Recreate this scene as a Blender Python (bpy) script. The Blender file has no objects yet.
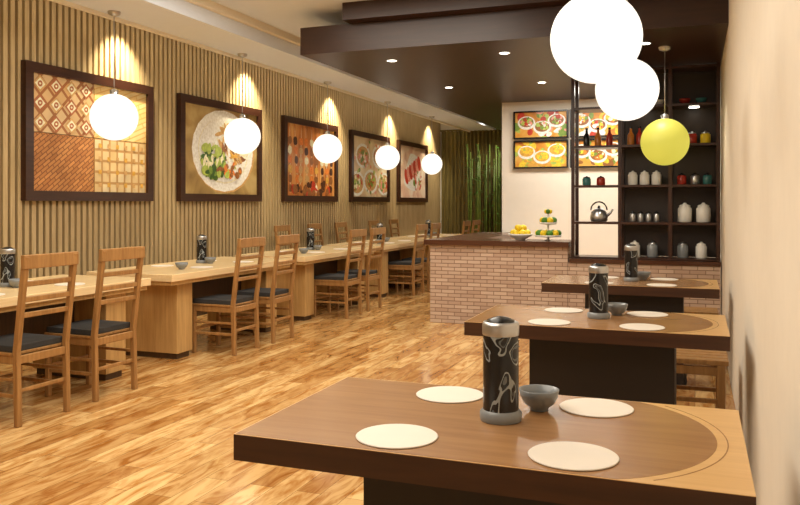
import bpy, math, random
from mathutils import Vector, Matrix
random.seed(4)
S=bpy.context.scene
S.view_settings.view_transform='Standard'
S.view_settings.look='None'

# ---------------------------------------------------------------- materials
def lin(c):
    return tuple(((v/255)/12.92 if v/255<=0.04045 else ((v/255+0.055)/1.055)**2.4) for v in c)+(1,)
def newmat(name):
    m=bpy.data.materials.new(name); m.use_nodes=True
    nt=m.node_tree; b=nt.nodes['Principled BSDF']
    return m,nt,b
def N(nt,t,**k):
    n=nt.nodes.new(t)
    for a,v in k.items():
        if a.startswith('_'): setattr(n,a[1:],v)
        else: n.inputs[a.replace('__',' ')].default_value=v
    return n
def plain(name,c,rough=.5,metal=0,noise=.06,spec=.5,sc=9.0):
    m,nt,b=newmat(name)
    b.inputs['Roughness'].default_value=rough; b.inputs['Metallic'].default_value=metal
    b.inputs['Specular IOR Level'].default_value=spec
    tc=N(nt,'ShaderNodeTexCoord'); no=N(nt,'ShaderNodeTexNoise',Scale=sc,Detail=4.0)
    nt.links.new(tc.outputs['Object'],no.inputs['Vector'])
    r=N(nt,'ShaderNodeValToRGB'); L=lin(c)
    r.color_ramp.elements[0].position=.3; r.color_ramp.elements[1].position=.7
    r.color_ramp.elements[0].color=tuple(v*(1-noise) for v in L[:3])+(1,)
    r.color_ramp.elements[1].color=tuple(min(1,v*(1+noise)) for v in L[:3])+(1,)
    nt.links.new(no.outputs['Fac'],r.inputs['Fac']); nt.links.new(r.outputs['Color'],b.inputs['Base Color'])
    return m
def wood(name,c1,c2,axis='X',rough=.35,scale=1.0):
    m,nt,b=newmat(name); b.inputs['Roughness'].default_value=rough
    tc=N(nt,'ShaderNodeTexCoord'); mp=N(nt,'ShaderNodeMapping')
    s=[22*scale]*3; s['XYZ'.index(axis)]=1.6*scale
    mp.inputs['Scale'].default_value=s
    no=N(nt,'ShaderNodeTexNoise',Scale=1.6,Detail=7.0,Roughness=.6,Distortion=.4)
    nt.links.new(tc.outputs['Object'],mp.inputs['Vector']); nt.links.new(mp.outputs[0],no.inputs['Vector'])
    r=N(nt,'ShaderNodeValToRGB'); r.color_ramp.elements[0].position=.3; r.color_ramp.elements[1].position=.7
    r.color_ramp.elements[0].color=lin(c1); r.color_ramp.elements[1].color=lin(c2)
    nt.links.new(no.outputs['Fac'],r.inputs['Fac']); nt.links.new(r.outputs['Color'],b.inputs['Base Color'])
    return m
def emis(name,c,s,base=None):
    m,nt,b=newmat(name)
    b.inputs['Base Color'].default_value=lin(base or c); b.inputs['Emission Color'].default_value=lin(c)
    b.inputs['Emission Strength'].default_value=s
    return m
def noisy(name,cols,scale=6,stretch=(1,1,1),rough=.35,dist=.8):
    m,nt,b=newmat(name); b.inputs['Roughness'].default_value=rough
    tc=N(nt,'ShaderNodeTexCoord'); mp=N(nt,'ShaderNodeMapping'); mp.inputs['Scale'].default_value=stretch
    nt.links.new(tc.outputs['Object'],mp.inputs['Vector'])
    r=N(nt,'ShaderNodeValToRGB'); cr=r.color_ramp
    while len(cr.elements)<len(cols): cr.elements.new(.5)
    n=len(cols)
    for i,c in enumerate(cols):
        cr.elements[i].position=.28+.45*i/(n-1); cr.elements[i].color=lin(c)
    no=N(nt,'ShaderNodeTexNoise',Scale=scale,Detail=4.0,Distortion=dist)
    nt.links.new(mp.outputs[0],no.inputs['Vector']); nt.links.new(no.outputs['Fac'],r.inputs['Fac'])
    nt.links.new(r.outputs['Color'],b.inputs['Base Color'])
    return m
def weave(name,c1,c2,c3,bw,bh,rot,off=.5):
    """woven / tiled cloth print (XZ plane)"""
    m,nt,b=newmat(name); b.inputs['Roughness'].default_value=.4
    tc=N(nt,'ShaderNodeTexCoord'); mp=N(nt,'ShaderNodeMapping'); mp.inputs['Rotation'].default_value=(0,rot,0)
    sx=N(nt,'ShaderNodeSeparateXYZ'); cb=N(nt,'ShaderNodeCombineXYZ')
    br=N(nt,'ShaderNodeTexBrick',_offset=off,Scale=1.0); br.inputs['Brick Width'].default_value=bw; br.inputs['Row Height'].default_value=bh
    br.inputs['Mortar Size'].default_value=bh*.12
    for k,c in (('Color1',c1),('Color2',c2),('Mortar',c3)): br.inputs[k].default_value=lin(c)
    no=N(nt,'ShaderNodeTexNoise',Scale=3.0,Detail=3.0); r=N(nt,'ShaderNodeValToRGB')
    r.color_ramp.elements[0].position=.3; r.color_ramp.elements[0].color=(.6,.6,.6,1); r.color_ramp.elements[1].position=.65
    mx=N(nt,'ShaderNodeMix',_data_type='RGBA',_blend_type='MULTIPLY'); mx.inputs[0].default_value=.7
    nt.links.new(tc.outputs['Object'],mp.inputs[0]); nt.links.new(mp.outputs[0],sx.inputs[0]); nt.links.new(sx.outputs[0],cb.inputs[0]); nt.links.new(sx.outputs[2],cb.inputs[1])
    nt.links.new(cb.outputs[0],br.inputs['Vector']); nt.links.new(tc.outputs['Object'],no.inputs['Vector']); nt.links.new(no.outputs['Fac'],r.inputs['Fac'])
    nt.links.new(br.outputs['Color'],mx.inputs[6]); nt.links.new(r.outputs['Color'],mx.inputs[7]); nt.links.new(mx.outputs[2],b.inputs['Base Color'])
    return m

M={}
# floor planks
m,nt,b=newmat('floor_planks'); M['floor']=m
tc=N(nt,'ShaderNodeTexCoord'); mp=N(nt,'ShaderNodeMapping'); mp.inputs['Rotation'].default_value=(0,0,math.radians(90))
br=N(nt,'ShaderNodeTexBrick',_offset=.37,Scale=1.0)
br.inputs['Brick Width'].default_value=.75; br.inputs['Row Height'].default_value=.125; br.inputs['Mortar Size'].default_value=.0015
br.inputs['Color1'].default_value=lin((232,196,136)); br.inputs['Color2'].default_value=lin((182,134,76)); br.inputs['Mortar'].default_value=lin((130,92,48))
nt.links.new(tc.outputs['Object'],mp.inputs[0]); nt.links.new(mp.outputs[0],br.inputs['Vector'])
mp2=N(nt,'ShaderNodeMapping'); mp2.inputs['Scale'].default_value=(8,1.8,1); nt.links.new(tc.outputs['Object'],mp2.inputs[0])
no=N(nt,'ShaderNodeTexNoise',Scale=1.7,Detail=5.0,Roughness=.6,Distortion=1.2); nt.links.new(mp2.outputs[0],no.inputs['Vector'])
rp=N(nt,'ShaderNodeValToRGB'); rp.color_ramp.elements[0].position=.34; rp.color_ramp.elements[1].position=.6
rp.color_ramp.elements[0].color=lin((200,162,112)); rp.color_ramp.elements[1].color=(1,1,1,1)
nt.links.new(no.outputs['Fac'],rp.inputs['Fac'])
mx=N(nt,'ShaderNodeMix',_data_type='RGBA',_blend_type='MULTIPLY'); mx.inputs[0].default_value=1
nt.links.new(br.outputs['Color'],mx.inputs[6]); nt.links.new(rp.outputs['Color'],mx.inputs[7]); nt.links.new(mx.outputs[2],b.inputs['Base Color'])
b.inputs['Roughness'].default_value=.14
# brick counter
m,nt,b=newmat('counter_brick'); M['brick']=m; b.inputs['Roughness'].default_value=.8
tc=N(nt,'ShaderNodeTexCoord'); sx=N(nt,'ShaderNodeSeparateXYZ'); ad=N(nt,'ShaderNodeMath',_operation='ADD'); cb=N(nt,'ShaderNodeCombineXYZ')
nt.links.new(tc.outputs['Object'],sx.inputs[0]); nt.links.new(sx.outputs[0],ad.inputs[0]); nt.links.new(sx.outputs[1],ad.inputs[1])
nt.links.new(ad.outputs[0],cb.inputs[0]); nt.links.new(sx.outputs[2],cb.inputs[1])
br=N(nt,'ShaderNodeTexBrick',Scale=1.0); br.inputs['Brick Width'].default_value=.15; br.inputs['Row Height'].default_value=.042; br.inputs['Mortar Size'].default_value=.004
br.inputs['Color1'].default_value=lin((204,180,160)); br.inputs['Color2'].default_value=lin((180,152,132)); br.inputs['Mortar'].default_value=lin((136,108,88))
nt.links.new(cb.outputs[0],br.inputs['Vector']); nt.links.new(br.outputs['Color'],b.inputs['Base Color'])
bp=N(nt,'ShaderNodeBump',Strength=.6,Distance=.01); bp.invert=True
nt.links.new(br.outputs['Fac'],bp.inputs['Height']); nt.links.new(bp.outputs[0],b.inputs['Normal'])

M['slat']=wood('slat_wood',(172,148,106),(200,176,132),'Z',.5)
M['slatback']=plain('slat_backing',(82,62,36),.7)
M['cream']=plain('cream_plaster',(232,222,204),.75,noise=.02)
M['white']=plain('white_plaster',(240,232,218),.7,noise=.015)
M['ceil']=plain('ceiling_paint',(226,236,250),.8,noise=.01)
M['trim']=plain('cream_trim_paint',(240,232,212),.6,noise=.01)
M['soffit']=wood('soffit_dark_wood',(44,24,13),(58,32,18),'X',.4)
M['chair']=wood('chair_oak',(138,98,54),(176,132,80),'Z',.35)
M['cushion']=plain('cushion_fabric',(50,50,50),.8,noise=.2)
M['tabL']=wood('lit_table_wood',(228,198,146),(240,214,168),'Y',.22)  # cream tone carries the light falling on the left table tops
M['tabLb']=wood('table_base_oak',(176,138,82),(206,168,110),'Z',.4)
M['tabLd']=wood('table_underframe',(64,46,28),(84,60,38),'Z',.5)
M['tin']=wood('table_walnut_inlay',(146,106,68),(162,122,80),'X',.26)
M['tout']=wood('table_oak_top',(200,158,102),(218,178,122),'X',.3)
M['tedge']=wood('table_backlit_edge',(54,30,16),(72,42,23),'X',.4)  # backlit shade on the slab sides is put into this dark colour
M['dark']=plain('dark_pedestal',(26,17,12),.5)
M['framew']=wood('frame_mahogany',(46,24,15),(66,36,22),'X',.3)
M['blk']=plain('black_lacquer',(18,18,20),.25)
M['back']=plain('shelf_back_panel',(44,32,26),.5)
M['steel']=plain('brushed_steel',(190,190,190),.3,.9)
M['grey']=plain('grey_ceramic',(126,130,132),.25)
M['mat']=plain('paper_mat',(222,214,202),.6,noise=.02)
M['glob']=emis('globe_paper',(255,248,234),1.2,(120,116,108))
M['globrefl']=emis('globe_reflection_glow',(228,220,84),.66,(150,146,70))  # yellow glow imitates a globe mirrored in the shelf glass
M['dl']=emis('downlight_lens',(255,246,225),8)
M['porc']=plain('white_porcelain',(225,222,214),.25)
M['red']=plain('red_glaze',(170,48,34),.25)
M['teal']=plain('teal_glaze',(60,120,120),.25)
M['amber']=plain('amber_bottle',(196,120,40),.2)
M['yel']=plain('lemon_skin',(238,206,30),.45)
M['grn']=plain('leaf_green',(76,128,36),.55,noise=.3)
M['bam']=plain('bamboo_stalk',(96,116,44),.45,noise=.3)
M['curt']=wood('olive_curtain',(90,80,40),(134,118,62),'Z',.8,.5)
M['cut']=wood('counter_dark_top',(66,38,24),(90,54,36),'X',.25)
m,nt,b=newmat('canister_ink'); M['ink']=m; b.inputs['Roughness'].default_value=.25
tc=N(nt,'ShaderNodeTexCoord'); mp=N(nt,'ShaderNodeMapping'); mp.inputs['Scale'].default_value=(1,1,.75); mp.inputs['Location'].default_value=(.31,.12,.05)
no=N(nt,'ShaderNodeTexNoise',Scale=11.0,Detail=.4,Distortion=2.0); r=N(nt,'ShaderNodeValToRGB'); e=r.color_ramp.elements
r.color_ramp.interpolation='CONSTANT'; e[0].color=lin((20,20,22)); e[1].position=.55; e[1].color=lin((150,156,156)); x=e.new(.595); x.color=lin((30,31,33)); x=e.new(.66); x.color=lin((96,102,104)); x=e.new(.7); x.color=lin((24,24,26))
nt.links.new(tc.outputs['Object'],mp.inputs[0]); nt.links.new(mp.outputs[0],no.inputs['Vector']); nt.links.new(no.outputs['Fac'],r.inputs['Fac']); nt.links.new(r.outputs['Color'],b.inputs['Base Color'])
# print inks
PAL={'a_cream':(244,232,200),'a_white':(246,242,230),'a_green':(120,150,60),'a_dgreen':(60,96,36),'a_lime':(176,196,90),
 'a_brown':(150,96,50),'a_dbrown':(84,46,24),'a_tan':(206,164,104),'a_orange':(226,130,50),'a_red':(196,60,36),'a_pink':(232,160,140),
 'a_yellow':(244,204,60),'a_gold':(220,170,70),'a_rust':(176,104,62)}
for k_,c_ in PAL.items(): M[k_]=plain('print_'+k_[2:],c_,.35,noise=.22,sc=30.0)

# ---------------------------------------------------------------- mesh builder
class B:
    def __init__(s,name,mats):
        s.n=name; s.v=[]; s.f=[]; s.m=[]; s.sm=[]; s.mats=list(mats); s.dep=0
    def mi(s,k):
        if k not in s.mats: s.mats.append(k)
        return s.mats.index(k)
    def add(s,vs,fs,mi,sm=False):
        if isinstance(mi,str): mi=s.mi(mi)
        o=len(s.v); s.v+= [tuple(v) for v in vs]
        for f in fs: s.f.append([i+o for i in f]); s.m.append(mi); s.sm.append(sm)
    def box(s,x0,x1,y0,y1,z0,z1,mi=0):
        vs=[(x,y,z) for z in (z0,z1) for y in (y0,y1) for x in (x0,x1)]
        s.add(vs,[(0,2,3,1),(4,5,7,6),(0,1,5,4),(2,6,7,3),(0,4,6,2),(1,3,7,5)],mi)
    def beam(s,p,q,w,h,mi=0,up=(0,0,1)):
        p=Vector(p);q=Vector(q);d=(q-p).normalized();u=Vector(up)
        if abs(d.dot(u))>.95: u=Vector((1,0,0))
        a=d.cross(u).normalized(); b=a.cross(d).normalized()
        vs=[c+a*i*w/2+b*j*h/2 for c in (p,q) for j in (-1,1) for i in (-1,1)]
        s.add(vs,[(0,2,3,1),(4,5,7,6),(0,1,5,4),(2,6,7,3),(0,4,6,2),(1,3,7,5)],mi)
    def lathe(s,prof,c=(0,0,0),seg=28,mi=0):
        vs=[];fs=[];n=len(prof)
        for r,z in prof:
            for k in range(seg):
                a=2*math.pi*k/seg; vs.append((c[0]+r*math.cos(a),c[1]+r*math.sin(a),c[2]+z))
        for i in range(n-1):
            for k in range(seg):
                k2=(k+1)%seg; fs.append((i*seg+k,i*seg+k2,(i+1)*seg+k2,(i+1)*seg+k))
        s.add(vs,fs,mi,True)
        s.add([vs[k] for k in range(seg)],[tuple(range(seg-1,-1,-1))],mi)
        s.add([vs[(n-1)*seg+k] for k in range(seg)],[tuple(range(seg))],mi)
    def tube(s,pts,r,seg=8,mi=0):
        rings=[];pts=[Vector(p) for p in pts]
        for i,p in enumerate(pts):
            d=(pts[min(i+1,len(pts)-1)]-pts[max(i-1,0)]).normalized()
            u=Vector((0,0,1)) if abs(d.z)<.9 else Vector((0,1,0))
            a=d.cross(u).normalized();b=a.cross(d)
            rr=r[i] if isinstance(r,(list,tuple)) else r
            rings.append([p+a*rr*math.cos(2*math.pi*k/seg)+b*rr*math.sin(2*math.pi*k/seg) for k in range(seg)])
        vs=[v for R in rings for v in R];fs=[]
        for i in range(len(rings)-1):
            for k in range(seg):
                k2=(k+1)%seg; fs.append((i*seg+k,i*seg+k2,(i+1)*seg+k2,(i+1)*seg+k))
        fs.append(tuple(range(seg-1,-1,-1))); fs.append(tuple((len(rings)-1)*seg+k for k in range(seg)))
        s.add(vs,fs,mi,True)
    def sphere(s,c,r,mi=0,seg=20,rings=12,sc=(1,1,1)):
        vs=[];fs=[]
        for i in range(rings+1):
            t=math.pi*i/rings
            for k in range(seg):
                a=2*math.pi*k/seg
                vs.append((c[0]+r*sc[0]*math.sin(t)*math.cos(a),c[1]+r*sc[1]*math.sin(t)*math.sin(a),c[2]-r*sc[2]*math.cos(t)))
        for i in range(rings):
            for k in range(seg):
                k2=(k+1)%seg; fs.append((i*seg+k,i*seg+k2,(i+1)*seg+k2,(i+1)*seg+k))
        s.add(vs,fs,mi,True)
    def ell(s,cx,cz,rx,rz,rot,mk,clip=None,sq=1.0):
        """flat printed ellipse on the artwork panel"""
        s.dep+=.00006; y=-.0305-s.dep; n=20; c,sn=math.cos(rot),math.sin(rot); vs=[]
        for k in range(n):
            a=2*math.pi*k/n; ca,sa=math.cos(a),math.sin(a)
            u=rx*math.copysign(abs(ca)**sq,ca); w=rz*math.copysign(abs(sa)**sq,sa)
            X,Z=cx+u*c-w*sn,cz+u*sn+w*c
            if clip: X=max(-clip[0],min(clip[0],X)); Z=max(-clip[1],min(clip[1],Z))
            vs.append((X,y,Z))
        s.add(vs,[tuple(range(n))],mk)
    def mesh(s):
        me=bpy.data.meshes.new(s.n); me.from_pydata(s.v,[],s.f)
        for k in s.mats: me.materials.append(M[k] if isinstance(k,str) else k)
        for p,mi,sm in zip(me.polygons,s.m,s.sm): p.material_index=mi; p.use_smooth=sm
        me.validate(); me.update(); return me
    def obj(s,loc=(0,0,0),rz=0,bev=0,parent=None):
        return place(s.n,s.mesh(),loc,rz,bev,parent)
def place(name,me,loc=(0,0,0),rz=0,bev=0,parent=None):
    o=bpy.data.objects.new(name,me); S.collection.objects.link(o); o.location=loc; o.rotation_euler=(0,0,rz)
    if bev:
        md=o.modifiers.new('bevel','BEVEL'); md.width=bev; md.segments=2; md.limit_method='ANGLE'; md.angle_limit=math.radians(50)
    if parent: o.parent=parent
    return o

# ---------------------------------------------------------------- room
XL,XR,YB,YF=-5.6,.25,-2.5,17.5
b=B('floor',['floor']); b.box(XL-.1,XR+.1,YB-.1,YF+.1,-.1,0); b.obj()
b=B('wall_left',['slatback']); b.box(XL-.12,XL,YB,YF,0,3.35); b.obj()
b=B('wall_left_slats',['slat'])
y=YB+.05
while y<YF-.05:
    b.box(XL,XL+.035,y,y+.046,.12,3.34); y+=.078
b.obj()
b=B('baseboard_left',['tabLd']); b.box(XL,XL+.045,YB,YF,0,.12); b.obj()
b=B('wall_right',['cream']); b.box(XR,XR+.12,YB,YF,0,3.35); b.obj()
b=B('wall_back',['white']); b.box(XL-.12,XR+.12,YF,YF+.12,0,3.35); b.obj()
b=B('wall_front',['cream']); b.box(XL-.12,XR+.12,YB-.12,YB,0,3.35); b.obj()
b=B('wall_kitchen',['white']); b.box(-2.58,XR,11,11.14,0,2.78); b.obj()
b=B('wall_kitchen_side',['white']); b.box(-2.58,-2.44,11.14,YF,0,2.78); b.obj()
b=B('ceiling',['ceil'])
b.box(-4.2,XR+.12,YB,YF,3.2,3.35); b.box(-4.8,-4.2,YB,YF,3.0,3.35); b.box(XL-.12,-4.8,YB,YF,3.35,3.45)
b.obj()
b=B('trim_ceiling',['trim']); b.box(-4.2,-4.14,YB,YF,3.13,3.2); b.box(-4.84,-4.8,YB,YF,2.97,3.06);b.obj()
b=B('ceiling_soffit',['soffit']); b.box(-3.57,XR,6.76,YF,2.78,3.04); b.box(-3.05,XR,6.6,YF,3.04,3.2); b.obj()
b=B('curtain',['curt']); vs=[];fs=[];n=260
for i in range(n+1):
    x=-5.5+i*(2.85/n); yy=17.36+.035*math.sin(i*.75)+.01*math.sin(i*.31)
    vs+=[(x,yy,.02),(x,yy,3.0)]
for i in range(n): fs.append((2*i,2*i+2,2*i+3,2*i+1))
b.add(vs,fs,0,True); b.tube([(-5.52,17.36,3.02),(-2.62,17.36,3.02)],.02); b.obj()

# ---------------------------------------------------------------- chairs
def chair_mesh():
    b=B('dining_chair',['chair','cushion'])
    w=.21
    for s in (-1,1):
        y=s*(w-.018)
        b.beam((.012,y,0),(0,y,.46),.034,.036); b.beam((0,y,.45),(.075,y,1.03),.034,.036)
        b.beam((-.41,y,0),(-.41,y,.43),.034,.034)
        b.box(-.41,0,y-.011,y+.011,.375,.425); b.box(-.41,0,y-.01,y+.01,.17,.195); b.box(-.41,.005,y-.01,y+.01,.27,.29)
    b.box(-.42,-.395,-w+.03,w-.03,.375,.425); b.box(-.01,.012,-w+.03,w-.03,.375,.425)
    b.box(-.415,-.4,-w+.03,w-.03,.2,.225); b.box(-.005,.01,-w+.03,w-.03,.2,.225)
    b.box(-.435,-.02,-w,w,.425,.445)
    b.box(-.425,-.025,-w+.012,w-.012,.445,.485,1)
    for z,h in ((.86,.032),(.765,.032),(.67,.032)):
        x=(z-.45)/.58*.075
        b.beam((x,-w+.03,z),(x,w-.03,z),.02,h)
    b.beam((.073,-w-.005,.995),(.073,w+.005,.995),.034,.085)
    return b.mesh()
cm=chair_mesh()
for i in range(5):
    yc=4.135+2.37*i
    for dy in (-.325,.325):
        place('dining_chair',cm,(-3.82+random.uniform(-.01,.01),yc+dy,0),random.uniform(-.03,.03),.005)
for yc in (9.75,10.75,11.7,13.1,14.1):
    place('dining_chair',cm,(-5.36,yc,0),math.pi,.005)

# ---------------------------------------------------------------- left tables
def ltable():
    b=B('long_dining_table',['tabL','tabLb','tabLd'])
    b.box(-.45,.45,-1.05,1.05,.69,.75)
    b.box(-.43,.43,-1.03,1.03,.655,.69,1)
    for s in (-1,1):
        y0,y1=sorted((s*.86,s*.64)); b.box(-.36,.36,y0,y1,.05,.655,1); b.box(-.34,.34,y0+.02,y1-.02,0,.05,2)
    b.box(-.06,.06,-.64,.64,.3,.655,2)
    return b.mesh()
lt=ltable()
def canister():
    b=B('tea_canister',['blk','ink','steel','grey'])
    b.lathe([(.056,0),(.058,.006),(.058,.022),(.05,.03)],mi=3)
    b.lathe([(.049,.03),(.049,.235)],mi=1)
    b.lathe([(.05,.235),(.051,.24),(.051,.262),(.048,.27),(.042,.272),(.04,.262)],mi=2)
    b.lathe([(.039,.262),(.038,.275),(.02,.283),(.006,.285)],mi=0)
    return b.mesh()
cam_=canister()
def bowl(mt='grey'):
    b=B('ceramic_bowl',[mt])
    b.lathe([(.026,0),(.028,.008),(.044,.02),(.054,.04),(.058,.06),(.055,.06),(.05,.04),(.038,.024),(.002,.018)],mi=0)
    return b.mesh()
bo=bowl()
def disc():
    b=B('round_placemat',['mat']); b.lathe([(.105,0),(.106,.0015),(.104,.003)],seg=48); return b.mesh()
di=disc()
for i in range(5):
    yc=4.135+2.37*i
    place('long_dining_table',lt,(-4.53,yc,0),0,.004)
    place('tea_canister',cam_,(-4.62,yc+.15,.751))
    place('ceramic_bowl',bo,(-4.5,yc+.12,.751))
    place('ceramic_bowl',bo,(-4.35,yc-.55,.751))
    for dx,dy in ((-.22,-.3),(.22,-.3),(-.22,.42),(.22,.42)):
        place('round_placemat',di,(-4.53+dx,yc+dy,.751))

# ---------------------------------------------------------------- right tables
def rtable():
    b=B('dining_table',['tout','tedge','tin','dark'])
    hx,hy=.62,.357
    b.box(-hx,hx,-hy,hy,.682,.7485,1)
    b.box(-hx,hx,-hy,hy,.7485,.75,0)
    pts=[(-hx+.004,-hy+.004),(.345,-hy+.004)]
    cx=.345+.21-.405
    a0=math.asin((hy-.004)/.405)
    for k in range(1,32):
        a=-a0+2*a0*k/32; pts.append((cx+.405*math.cos(a),.405*math.sin(a)))
    pts+=[(.345,hy-.004),(-hx+.004,hy-.004)]
    n=len(pts); vs=[(x,y,.7500) for x,y in pts]+[(x,y,.7505) for x,y in pts]
    b.add(vs,[tuple(range(n,2*n))]+[(i,(i+1)%n,n+(i+1)%n,n+i) for i in range(n)],2)
    b.box(-.32,.38,-.2,.2,.03,.682,3); b.box(-.34,.40,-.22,.22,0,.03,3)
    r=.425; prev=None
    for k in range(0,33):
        a=-.9+1.8*k/32; p=(cx+.005+r*math.cos(a),r*math.sin(a),.7502)
        if abs(p[1])<hy-.006 :
            if prev: b.beam(prev,p,.003,.0005,2)
            prev=p
        else: prev=None
    return b.mesh()
rt=rtable()
for i,(x,y) in enumerate(((-.503,2.115),(-.472,4.185),(-.46,6.255))):
    place('dining_table',rt,(x,y,0))
    place('tea_canister',cam_,(x+.0,y+.015,.7515),[0,1.9,3.3][i])
    place('ceramic_bowl',bo,(x+.08,y+.155,.7515))
    for sx_ in (-1,1):
        for sy in (-1,1):
            place('round_placemat',di,(x+.01+sx_*.223,y+sy*.233,.7515))
def bench():
    b=B('wooden_bench',['chair'])
    for k in range(4): b.box(-.46,.46,-.17+k*.088,-.17+k*.088+.076,.42,.45)
    for x in (-.42,.42):
        for y in (-.15,.15): b.box(x-.022,x+.022,y-.022,y+.022,0,.42)
        b.box(x-.012,x+.012,-.15,.15,.36,.41); b.box(x-.012,x+.012,-.15,.15,.14,.17)
    for y in (-.15,.15): b.box(-.42,.42,y-.012,y+.012,.36,.41); b.box(-.42,.42,y-.01,y+.01,.2,.225)
    return b.mesh()
be=bench()
place('wooden_bench',be,(-.28,5.0,0),0,.004); place('wooden_bench',be,(-.28,7.1,0),0,.004)

# ---------------------------------------------------------------- framed art
R=random.uniform
def blobs(b,n,cx,cz,rx,rz,s0,s1,cols,clip,asp=(.4,1)):
    for _ in range(n):
        a=R(0,6.283); q=math.sqrt(R(0,1)); s=R(s0,s1)
        b.ell(cx+rx*q*math.cos(a),cz+rz*q*math.sin(a),s,s*R(*asp),R(0,3.14),random.choice(cols),clip)
A={}
A['q1']=weave('print_ornament',(236,206,158),(220,180,124),(170,110,64),.12,.12,math.radians(45),0)
A['q2']=weave('print_gold_silk',(248,212,138),(252,226,164),(232,182,100),.5,.05,math.radians(20))
A['q3']=weave('print_rattan',(222,158,92),(192,126,66),(130,76,38),.10,.035,math.radians(35))
A['q4']=weave('print_cream_tiles',(248,228,182),(236,204,144),(206,160,98),.11,.11,0,0)
A['cloth']=noisy('print_cloth',[(120,92,50),(176,146,88),(206,184,130)],2.5)
A['skew']=noisy('print_skewer_table',[(120,60,24),(210,130,60),(240,196,120)],2.0,(2.2,1,.4))
A['din']=noisy('print_dining_cloth',[(196,150,110),(232,210,170),(244,232,206)],2.5)
A['pinkd']=noisy('print_pink_cloth',[(206,150,130),(236,206,180),(246,236,220)],2.5)
A['menu']=noisy('print_menu_ground',[(150,60,20),(220,150,50),(240,210,120)],3)
def frame(name,w,h,fw,prints,fm='framew'):
    b=B(name,[fm]+[p[0] for p in prints]); d=.06
    b.box(-w/2,w/2,-d,0,h/2-fw,h/2); b.box(-w/2,w/2,-d,0,-h/2,-h/2+fw)
    b.box(-w/2,-w/2+fw,-d,0,-h/2+fw,h/2-fw); b.box(w/2-fw,w/2,-d,0,-h/2+fw,h/2-fw)
    iw,ih=w/2-fw,h/2-fw
    for i,(mt,(u0,u1,v0,v1)) in enumerate(prints):
        b.box(-iw+2*iw*u0,-iw+2*iw*u1,-.03,-.005,-ih+2*ih*v0,-ih+2*ih*v1,i+1)
    return b,(iw,ih)
zc=1.99;FW,FH=1.8,1.24; fwid=.09
F1=lambda m:[(m,(0,1,0,1))]
b,c=frame('framed_tile_print',FW-.06,FH,fwid,[(A['q3'],(0,.497,0,.497)),(A['q4'],(.503,1,0,.497)),(A['q1'],(0,.497,.503,1)),(A['q2'],(.503,1,.503,1))])
for i in range(4):
    for j in range(3):
        cx,cz=-c[0]+.1+.19*i,c[1]-.09-.175*j
        if cx>-.07: continue
        b.ell(cx,cz,.085,.078,0,'a_rust' if (i+j)%2 else 'a_tan',c,2.0)
        b.ell(cx,cz,.06,.055,0,'a_cream',c,2.0); b.ell(cx,cz,.03,.026,.78,'a_rust',c); b.ell(cx,cz,.012,.010,0,'a_cream',c)
for i in range(6):
    for j in range(4):
        b.ell(.08+.125*i,-c[1]+.07+.13*j,.03,.03,.78,'a_gold' if (i+j)%2 else 'a_tan',c,2.0)
b.obj((XL+.036,6.17,zc),math.pi/2)
b,c=frame('framed_plate_photo',FW,FH,fwid,F1(A['cloth']))
b.ell(.05,0,.70,.52,0,'a_tan',c); b.ell(.03,.01,.68,.51,0,'a_white',c); b.ell(.03,.01,.56,.41,0,'a_cream',c); b.ell(.03,.02,.54,.40,0,'a_white',c)
blobs(b,80,.16,.08,.36,.25,.05,.11,['a_tan','a_cream','a_brown','a_gold','a_tan','a_cream'],c,(.15,.4))
blobs(b,90,-.22,-.12,.26,.2,.03,.08,['a_lime','a_green','a_dgreen','a_lime','a_cream'],c,(.3,.8))
blobs(b,26,.15,-.22,.26,.09,.02,.06,['a_orange','a_brown','a_lime'],c)
b.obj((XL+.036,8.42,zc),math.pi/2)
b,c=frame('framed_skewer_photo',FW,FH,fwid,F1(A['skew']))
for i in range(9):
    x=-.68+.17*i+R(-.02,.02); t=R(-.12,.12)
    b.ell(x,.0,.008,.5,t,'a_cream',c)
    for j in range(6):
        z=-.42+.14*j; b.ell(x-t*z,z,R(.05,.068),R(.05,.064),R(-.3,.3),random.choice(['a_tan','a_brown','a_orange','a_orange','a_gold','a_cream','a_dbrown']),c,.7)
blobs(b,30,.0,-.42,.7,.1,.03,.08,['a_dbrown','a_red','a_brown'],c)
b.obj((XL+.036,10.85,zc),math.pi/2)
b,c=frame('framed_dumpling_photo',FW,FH,fwid,F1(A['din']))
for (px,pz) in ((-.35,.2),(.4,.22),(.0,-.25),(-.62,-.3),(.65,-.28)):
    b.ell(px,pz,.33,.22,0,'a_white',c); b.ell(px,pz,.27,.17,0,'a_tan',c)
    blobs(b,22,px,pz,.2,.12,.03,.07,['a_cream','a_white','a_pink','a_lime','a_red','a_green'],c)
blobs(b,40,0,0,.75,.5,.02,.05,['a_green','a_lime','a_pink','a_orange'],c)
b.obj((XL+.036,13.2,zc),math.pi/2)
b,c=frame('framed_sashimi_photo',FW,FH,fwid,F1(A['pinkd']))
b.ell(0,0,.6,.42,.4,'a_white',c,1.6)
for i in range(7): b.ell(-.4+.13*i,-.1+.05*i,.1,.17,.5,'a_pink' if i%2 else 'a_red',c)
blobs(b,26,.3,-.15,.3,.2,.03,.08,['a_red','a_pink','a_white','a_green'],c)
b.obj((XL+.036,15.5,zc),math.pi/2)
sets=[['a_red','a_white','a_green','a_lime','a_pink'],['a_orange','a_red','a_yellow','a_green','a_white'],['a_yellow','a_yellow','a_gold','a_lime'],['a_orange','a_yellow','a_brown','a_green','a_cream']]
k=0
for zz in (2.03,2.445):
    pass
k=0
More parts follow.
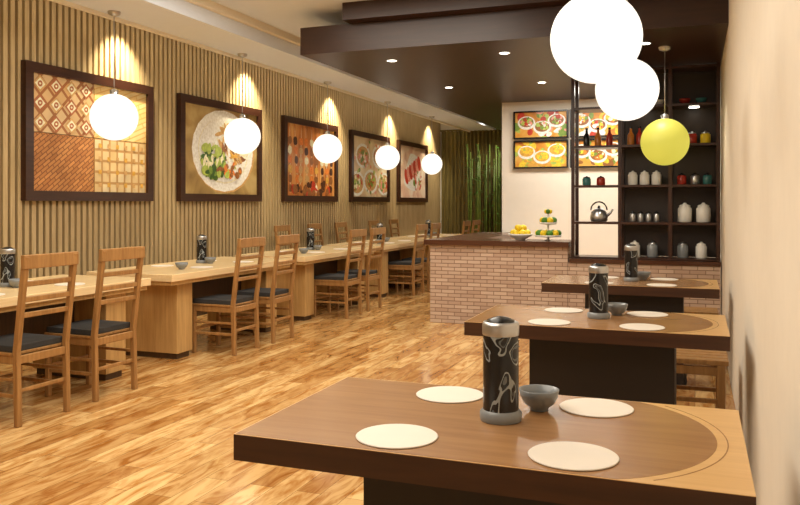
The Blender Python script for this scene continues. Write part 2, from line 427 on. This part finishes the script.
for zz in (2.445,2.03):
    for xx,ww in ((-2.02,.76),(-1.26,.70)):
        b,c=frame('menu_poster',ww,.39,.02,F1(A['menu']),'blk')
        cs=sets[k]; k+=1
        blobs(b,40,0,0,.4,.2,.03,.08,cs,c)
        for (px,pz) in ((-.2,.03),(.02,-.04),(.22,.05)):
            b.ell(px,pz,.125,.095,0,'a_white',c); b.ell(px,pz+.01,.10,.07,0,'a_brown' if k!=3 else 'a_gold',c)
            blobs(b,22,px,pz+.015,.08,.055,.012,.032,cs,c)
        b.obj((xx,10.998,zz),0)

# ---------------------------------------------------------------- counter
b=B('bar_counter',['brick','cut'])
b.box(-2.81,-1.27,8.45,8.95,0,.88); b.box(-2.81,-2.35,8.95,10.98,0,.88)
b.box(-2.87,-1.255,8.40,9.0,.88,.935,1); b.box(-2.87,-2.3,9.0,10.98,.88,.935,1)
b.obj()
b=B('brick_half_wall',['brick','cut'])
b.box(-1.265,.235,8.45,8.9,0,.72); b.box(-1.25,.24,8.43,8.92,.72,.76,1)
b.obj()
b=B('display_shelf',['framew','back','dl'])
y0,y1=8.52,8.86; z0,z1=.762,2.775
xs=[-1.225,-.74,-.24,.22]
for x in xs:
    for yy in (y0,y1-.035): b.box(x-.018,x+.018,yy,yy+.035,z0,z1)
for z in (.768,1.14,1.53,1.95,2.36,2.745):
    b.box(xs[0],xs[-1],y0+.003,y1-.003,max(.763,z-.014),z+.01)
b.box(-.74,.22,y1-.012,y1-.004,.78,2.75,1)
for x in (-.49,-.01): b.lathe([(.05,2.338),(.05,2.345)],c=(x,8.68,0),mi=2)
b.obj()
k=B('kettle',['blk','steel'])
k.lathe([(.075,0),(.09,.01),(.095,.05),(.08,.1),(.045,.135),(.03,.14)],mi=1); k.lathe([(.03,.14),(.012,.15),(.014,.165),(.004,.17)],mi=0)
k.tube([(.085,0,.06),(.12,0,.09),(.145,0,.13)],[.016,.012,.009],mi=1)
k.tube([(.085*math.cos(a),0,.12+.09*math.sin(a)) for a in [math.pi*(1-t/8) for t in range(9)]],.008,mi=0)
k.obj((-.97,8.68,1.153))
def jar(loc,r,h,mats=('porc','steel')):
    j=B('storage_jar',list(mats)); j.lathe([(r*.9,0),(r,.01),(r,h*.7),(r*.75,h*.8)],mi=0); j.lathe([(r*.8,h*.8),(r*.82,h*.86),(r*.3,h*.93),(r*.2,h),(.002,h*1.01)],mi=0 if mats[0]=='porc' else 1); j.obj(loc)
def bottle(loc,r,h,mt):
    j=B('sauce_bottle',[mt,'blk']); j.lathe([(r*.95,0),(r,.01),(r,h*.55),(r*.4,h*.72),(r*.35,h*.9)],mi=0); j.lathe([(r*.42,h*.9),(r*.42,h)],mi=1); j.obj(loc)
for x in (-.1,.08): jar((x,8.68,1.152),.07,.2)
for x in (-.62,-.54,-.46,-.38): jar((x,8.68,1.152),.03,.11,('steel','blk'))
for x in (-.62,-.5,-.38): jar((x,8.68,1.542),.05,.15)
for x,mt in ((-.13,'red'),(.0,'steel'),(.12,'teal')): jar((x,8.68,1.542),.045,.12,(mt,'blk'))
for x,mt in ((-1.1,'teal'),(-.95,'red')): jar((x,8.68,1.542),.045,.1,(mt,'blk'))
for x,mt in ((-.64,'amber'),(-.55,'red'),(-.4,'grn')): bottle((x,8.68,1.962),.035,.2,mt)
for x,mt in ((-.15,'porc'),(-.03,'red'),(.1,'yel')): jar((x,8.68,1.962),.05,.13,(mt,'steel'))
for x,mt in ((-1.1,'blk'),(-.98,'amber'),(-.86,'red')): bottle((x,8.68,1.962),.035,.2,mt)
for mt,xx in (('red',(-.1,)),('teal',(.06,)),('amber',(-.5,)),('porc',(-.62,-.36))):
    me=bowl(mt)
    for x in xx: place('ceramic_bowl',me,(x,8.68,2.372))
for x in (-.6,-.42,-.12,.06): jar((x,8.68,.780),.055,.17,('porc' if x<-.5 or x>0 else 'grey','steel'))
b=B('lemon_bowl',['porc','yel'])
b.lathe([(.05,0),(.06,.01),(.13,.05),(.14,.07),(.125,.055),(.05,.02),(.002,.018)],mi=0)
for i in range(6):
    a=i*math.pi/3; b.sphere((.075*math.cos(a),.075*math.sin(a),.08),.038,1,12,8,(1.15,1,1))
for i in range(3):
    a=.5+i*2.1; b.sphere((.035*math.cos(a),.035*math.sin(a),.135),.036,1,12,8,(1.15,1,1))
b.obj((-1.83,8.7,.937))
b=B('fruit_stand',['porc','yel','grn'])
b.lathe([(.05,0),(.012,.015),(.01,.3),(.004,.32)],mi=0)
for z,r in ((.03,.14),(.17,.09)):
    b.lathe([(.012,z),(r,z+.01),(r+.01,z+.03),(r,z+.02),(.012,z+.014)],mi=0)
    n=int(r*75)
    for i in range(n):
        a=2*math.pi*i/n; b.sphere(((r-.03)*math.cos(a),(r-.03)*math.sin(a),z+.05),.038,2-(i%2),10,7)
for i in range(4): b.sphere((.02*math.cos(i*1.6),.02*math.sin(i*1.6),.32),.026,2 if i%2 else 1,10,7)
b.obj((-1.52,8.7,.937))

b=B('potted_bamboo',['bam','grn','dark'])
b.box(-.8,.8,-.16,.16,0,.35,2)
for i in range(34):
    x=random.uniform(-.72,.72);yy=random.uniform(-.1,.1);h=random.uniform(2.2,2.7);lx=random.uniform(-.06,.06)
    b.tube([(x,yy,.34),(x+lx*.5,yy,h*.5),(x+lx,yy,h)],.016,6,0)
    for j in range(16):
        z=random.uniform(.8,h); a=random.uniform(0,6.28); L=random.uniform(.12,.24); px=x+lx*z/h
        d=Vector((math.cos(a),math.sin(a)*.5,random.uniform(-.4,.3)))*L; sd=Vector((-math.sin(a),math.cos(a),0))*.017
        p=Vector((px,yy,z)); b.add([p,p+d*.5+sd,p+d,p+d*.5-sd],[(0,1,2,3)],1)
b.obj((-3.95,16.75,0))

# ---------------------------------------------------------------- lamps
def pendant(loc,r,zc_,mt='glob'):
    b=B('globe_pendant_lamp',[mt,'steel'])
    x,y,z=loc; top=zc_-z
    b.sphere((0,0,0),r,0,40,24)
    b.lathe([(.035,r-.012),(.035,r+.03),(.012,r+.045)],mi=1)
    b.tube([(0,0,r+.03),(0,0,top-.02)],.004,8,1)
    b.lathe([(.012,top-.04),(.05,top-.025),(.055,top-.001)],mi=1)
    b.obj(loc)
for y in (5.47,7.52,9.67,11.9,14.2): pendant((-4.69,y,2.09),.2,3.0)
for y in (3.12,4.6): pendant((-.36,y,1.99),.175,3.2)
pendant((-.26,7.6,1.91),.215,2.78,'globrefl')  # not a hanging lamp: added globe stands in for a pendant's reflection
WC=(1,.9,.75)
def spot(name,loc,tgt,e,ang,blend=.6,r=.05,c=WC):
    l=bpy.data.lights.new(name,'SPOT'); l.energy=e; l.spot_size=math.radians(ang); l.spot_blend=blend; l.shadow_soft_size=r; l.color=c
    o=bpy.data.objects.new(name,l); S.collection.objects.link(o); o.location=loc
    o.rotation_euler=(Vector(tgt)-Vector(loc)).to_track_quat('-Z','Y').to_euler(); return o
def down(loc,e=60,ang=110):
    b=B('recessed_downlight',['dl','steel']); b.lathe([(.045,-.004),(.045,-.001)],mi=0); b.lathe([(.062,-.003),(.06,-.0005)],mi=1); b.obj(loc)
    spot('downlight_lamp',(loc[0],loc[1],loc[2]-.02),(loc[0],loc[1],0),e,ang)
for x in (-2.85,-1.7,-.42):
    for y in (7.35,9.3): down((x,y,2.78),52)
for y in (8.5,11.5,14.5): down((-3.85,y,3.2),95,130)  # invented fittings, added to light the aisle left of the soffit
down((-3.85,16.1,3.2),90,150)  # added to brighten the curtain end
for y in (1.65,4.1,6.54,8.99,11.55,14.2,16.6):
    spot('cove_spotlight',(-5.3,y,3.2),(-5.62,y,2.3),210,90,1.0,.03,(1,.86,.6))
def area(name,loc,sx,sy,e,c=WC,rot=(0,0,0)):
    l=bpy.data.lights.new(name,'AREA'); l.shape='RECTANGLE'; l.size=sx; l.size_y=sy; l.energy=e; l.color=c
    o=bpy.data.objects.new(name,l); S.collection.objects.link(o); o.location=loc; o.rotation_euler=rot; return o
area('cove_strip_light',(-5.15,7.5,3.33),.1,19,26,(1,.86,.62))
area('ceiling_fill',(-2.2,1.8,3.18),2.6,3.2,112,(1,.92,.79))  # this area and the next are added room fill, without real fittings
area('ceiling_fill',(-2.6,4.9,3.18),1.8,2.2,105,(1,.92,.79))
area('kitchen_light',(-1.2,10.0,2.76),2.0,.6,60,(1,.93,.82))

w=bpy.data.worlds.new('World'); S.world=w; w.use_nodes=True
w.node_tree.nodes['Background'].inputs[0].default_value=(1,.9,.78,1); w.node_tree.nodes['Background'].inputs[1].default_value=.3

# ---------------------------------------------------------------- camera
cd=bpy.data.cameras.new('camera'); co=bpy.data.objects.new('camera',cd); S.collection.objects.link(co)
co.location=(0,0,1.35); co.rotation_euler=(math.radians(90),0,math.radians(20.6))
cd.sensor_width=36; cd.lens=785/800*36; cd.shift_y=-49.5/800; cd.clip_start=.02
S.camera=co
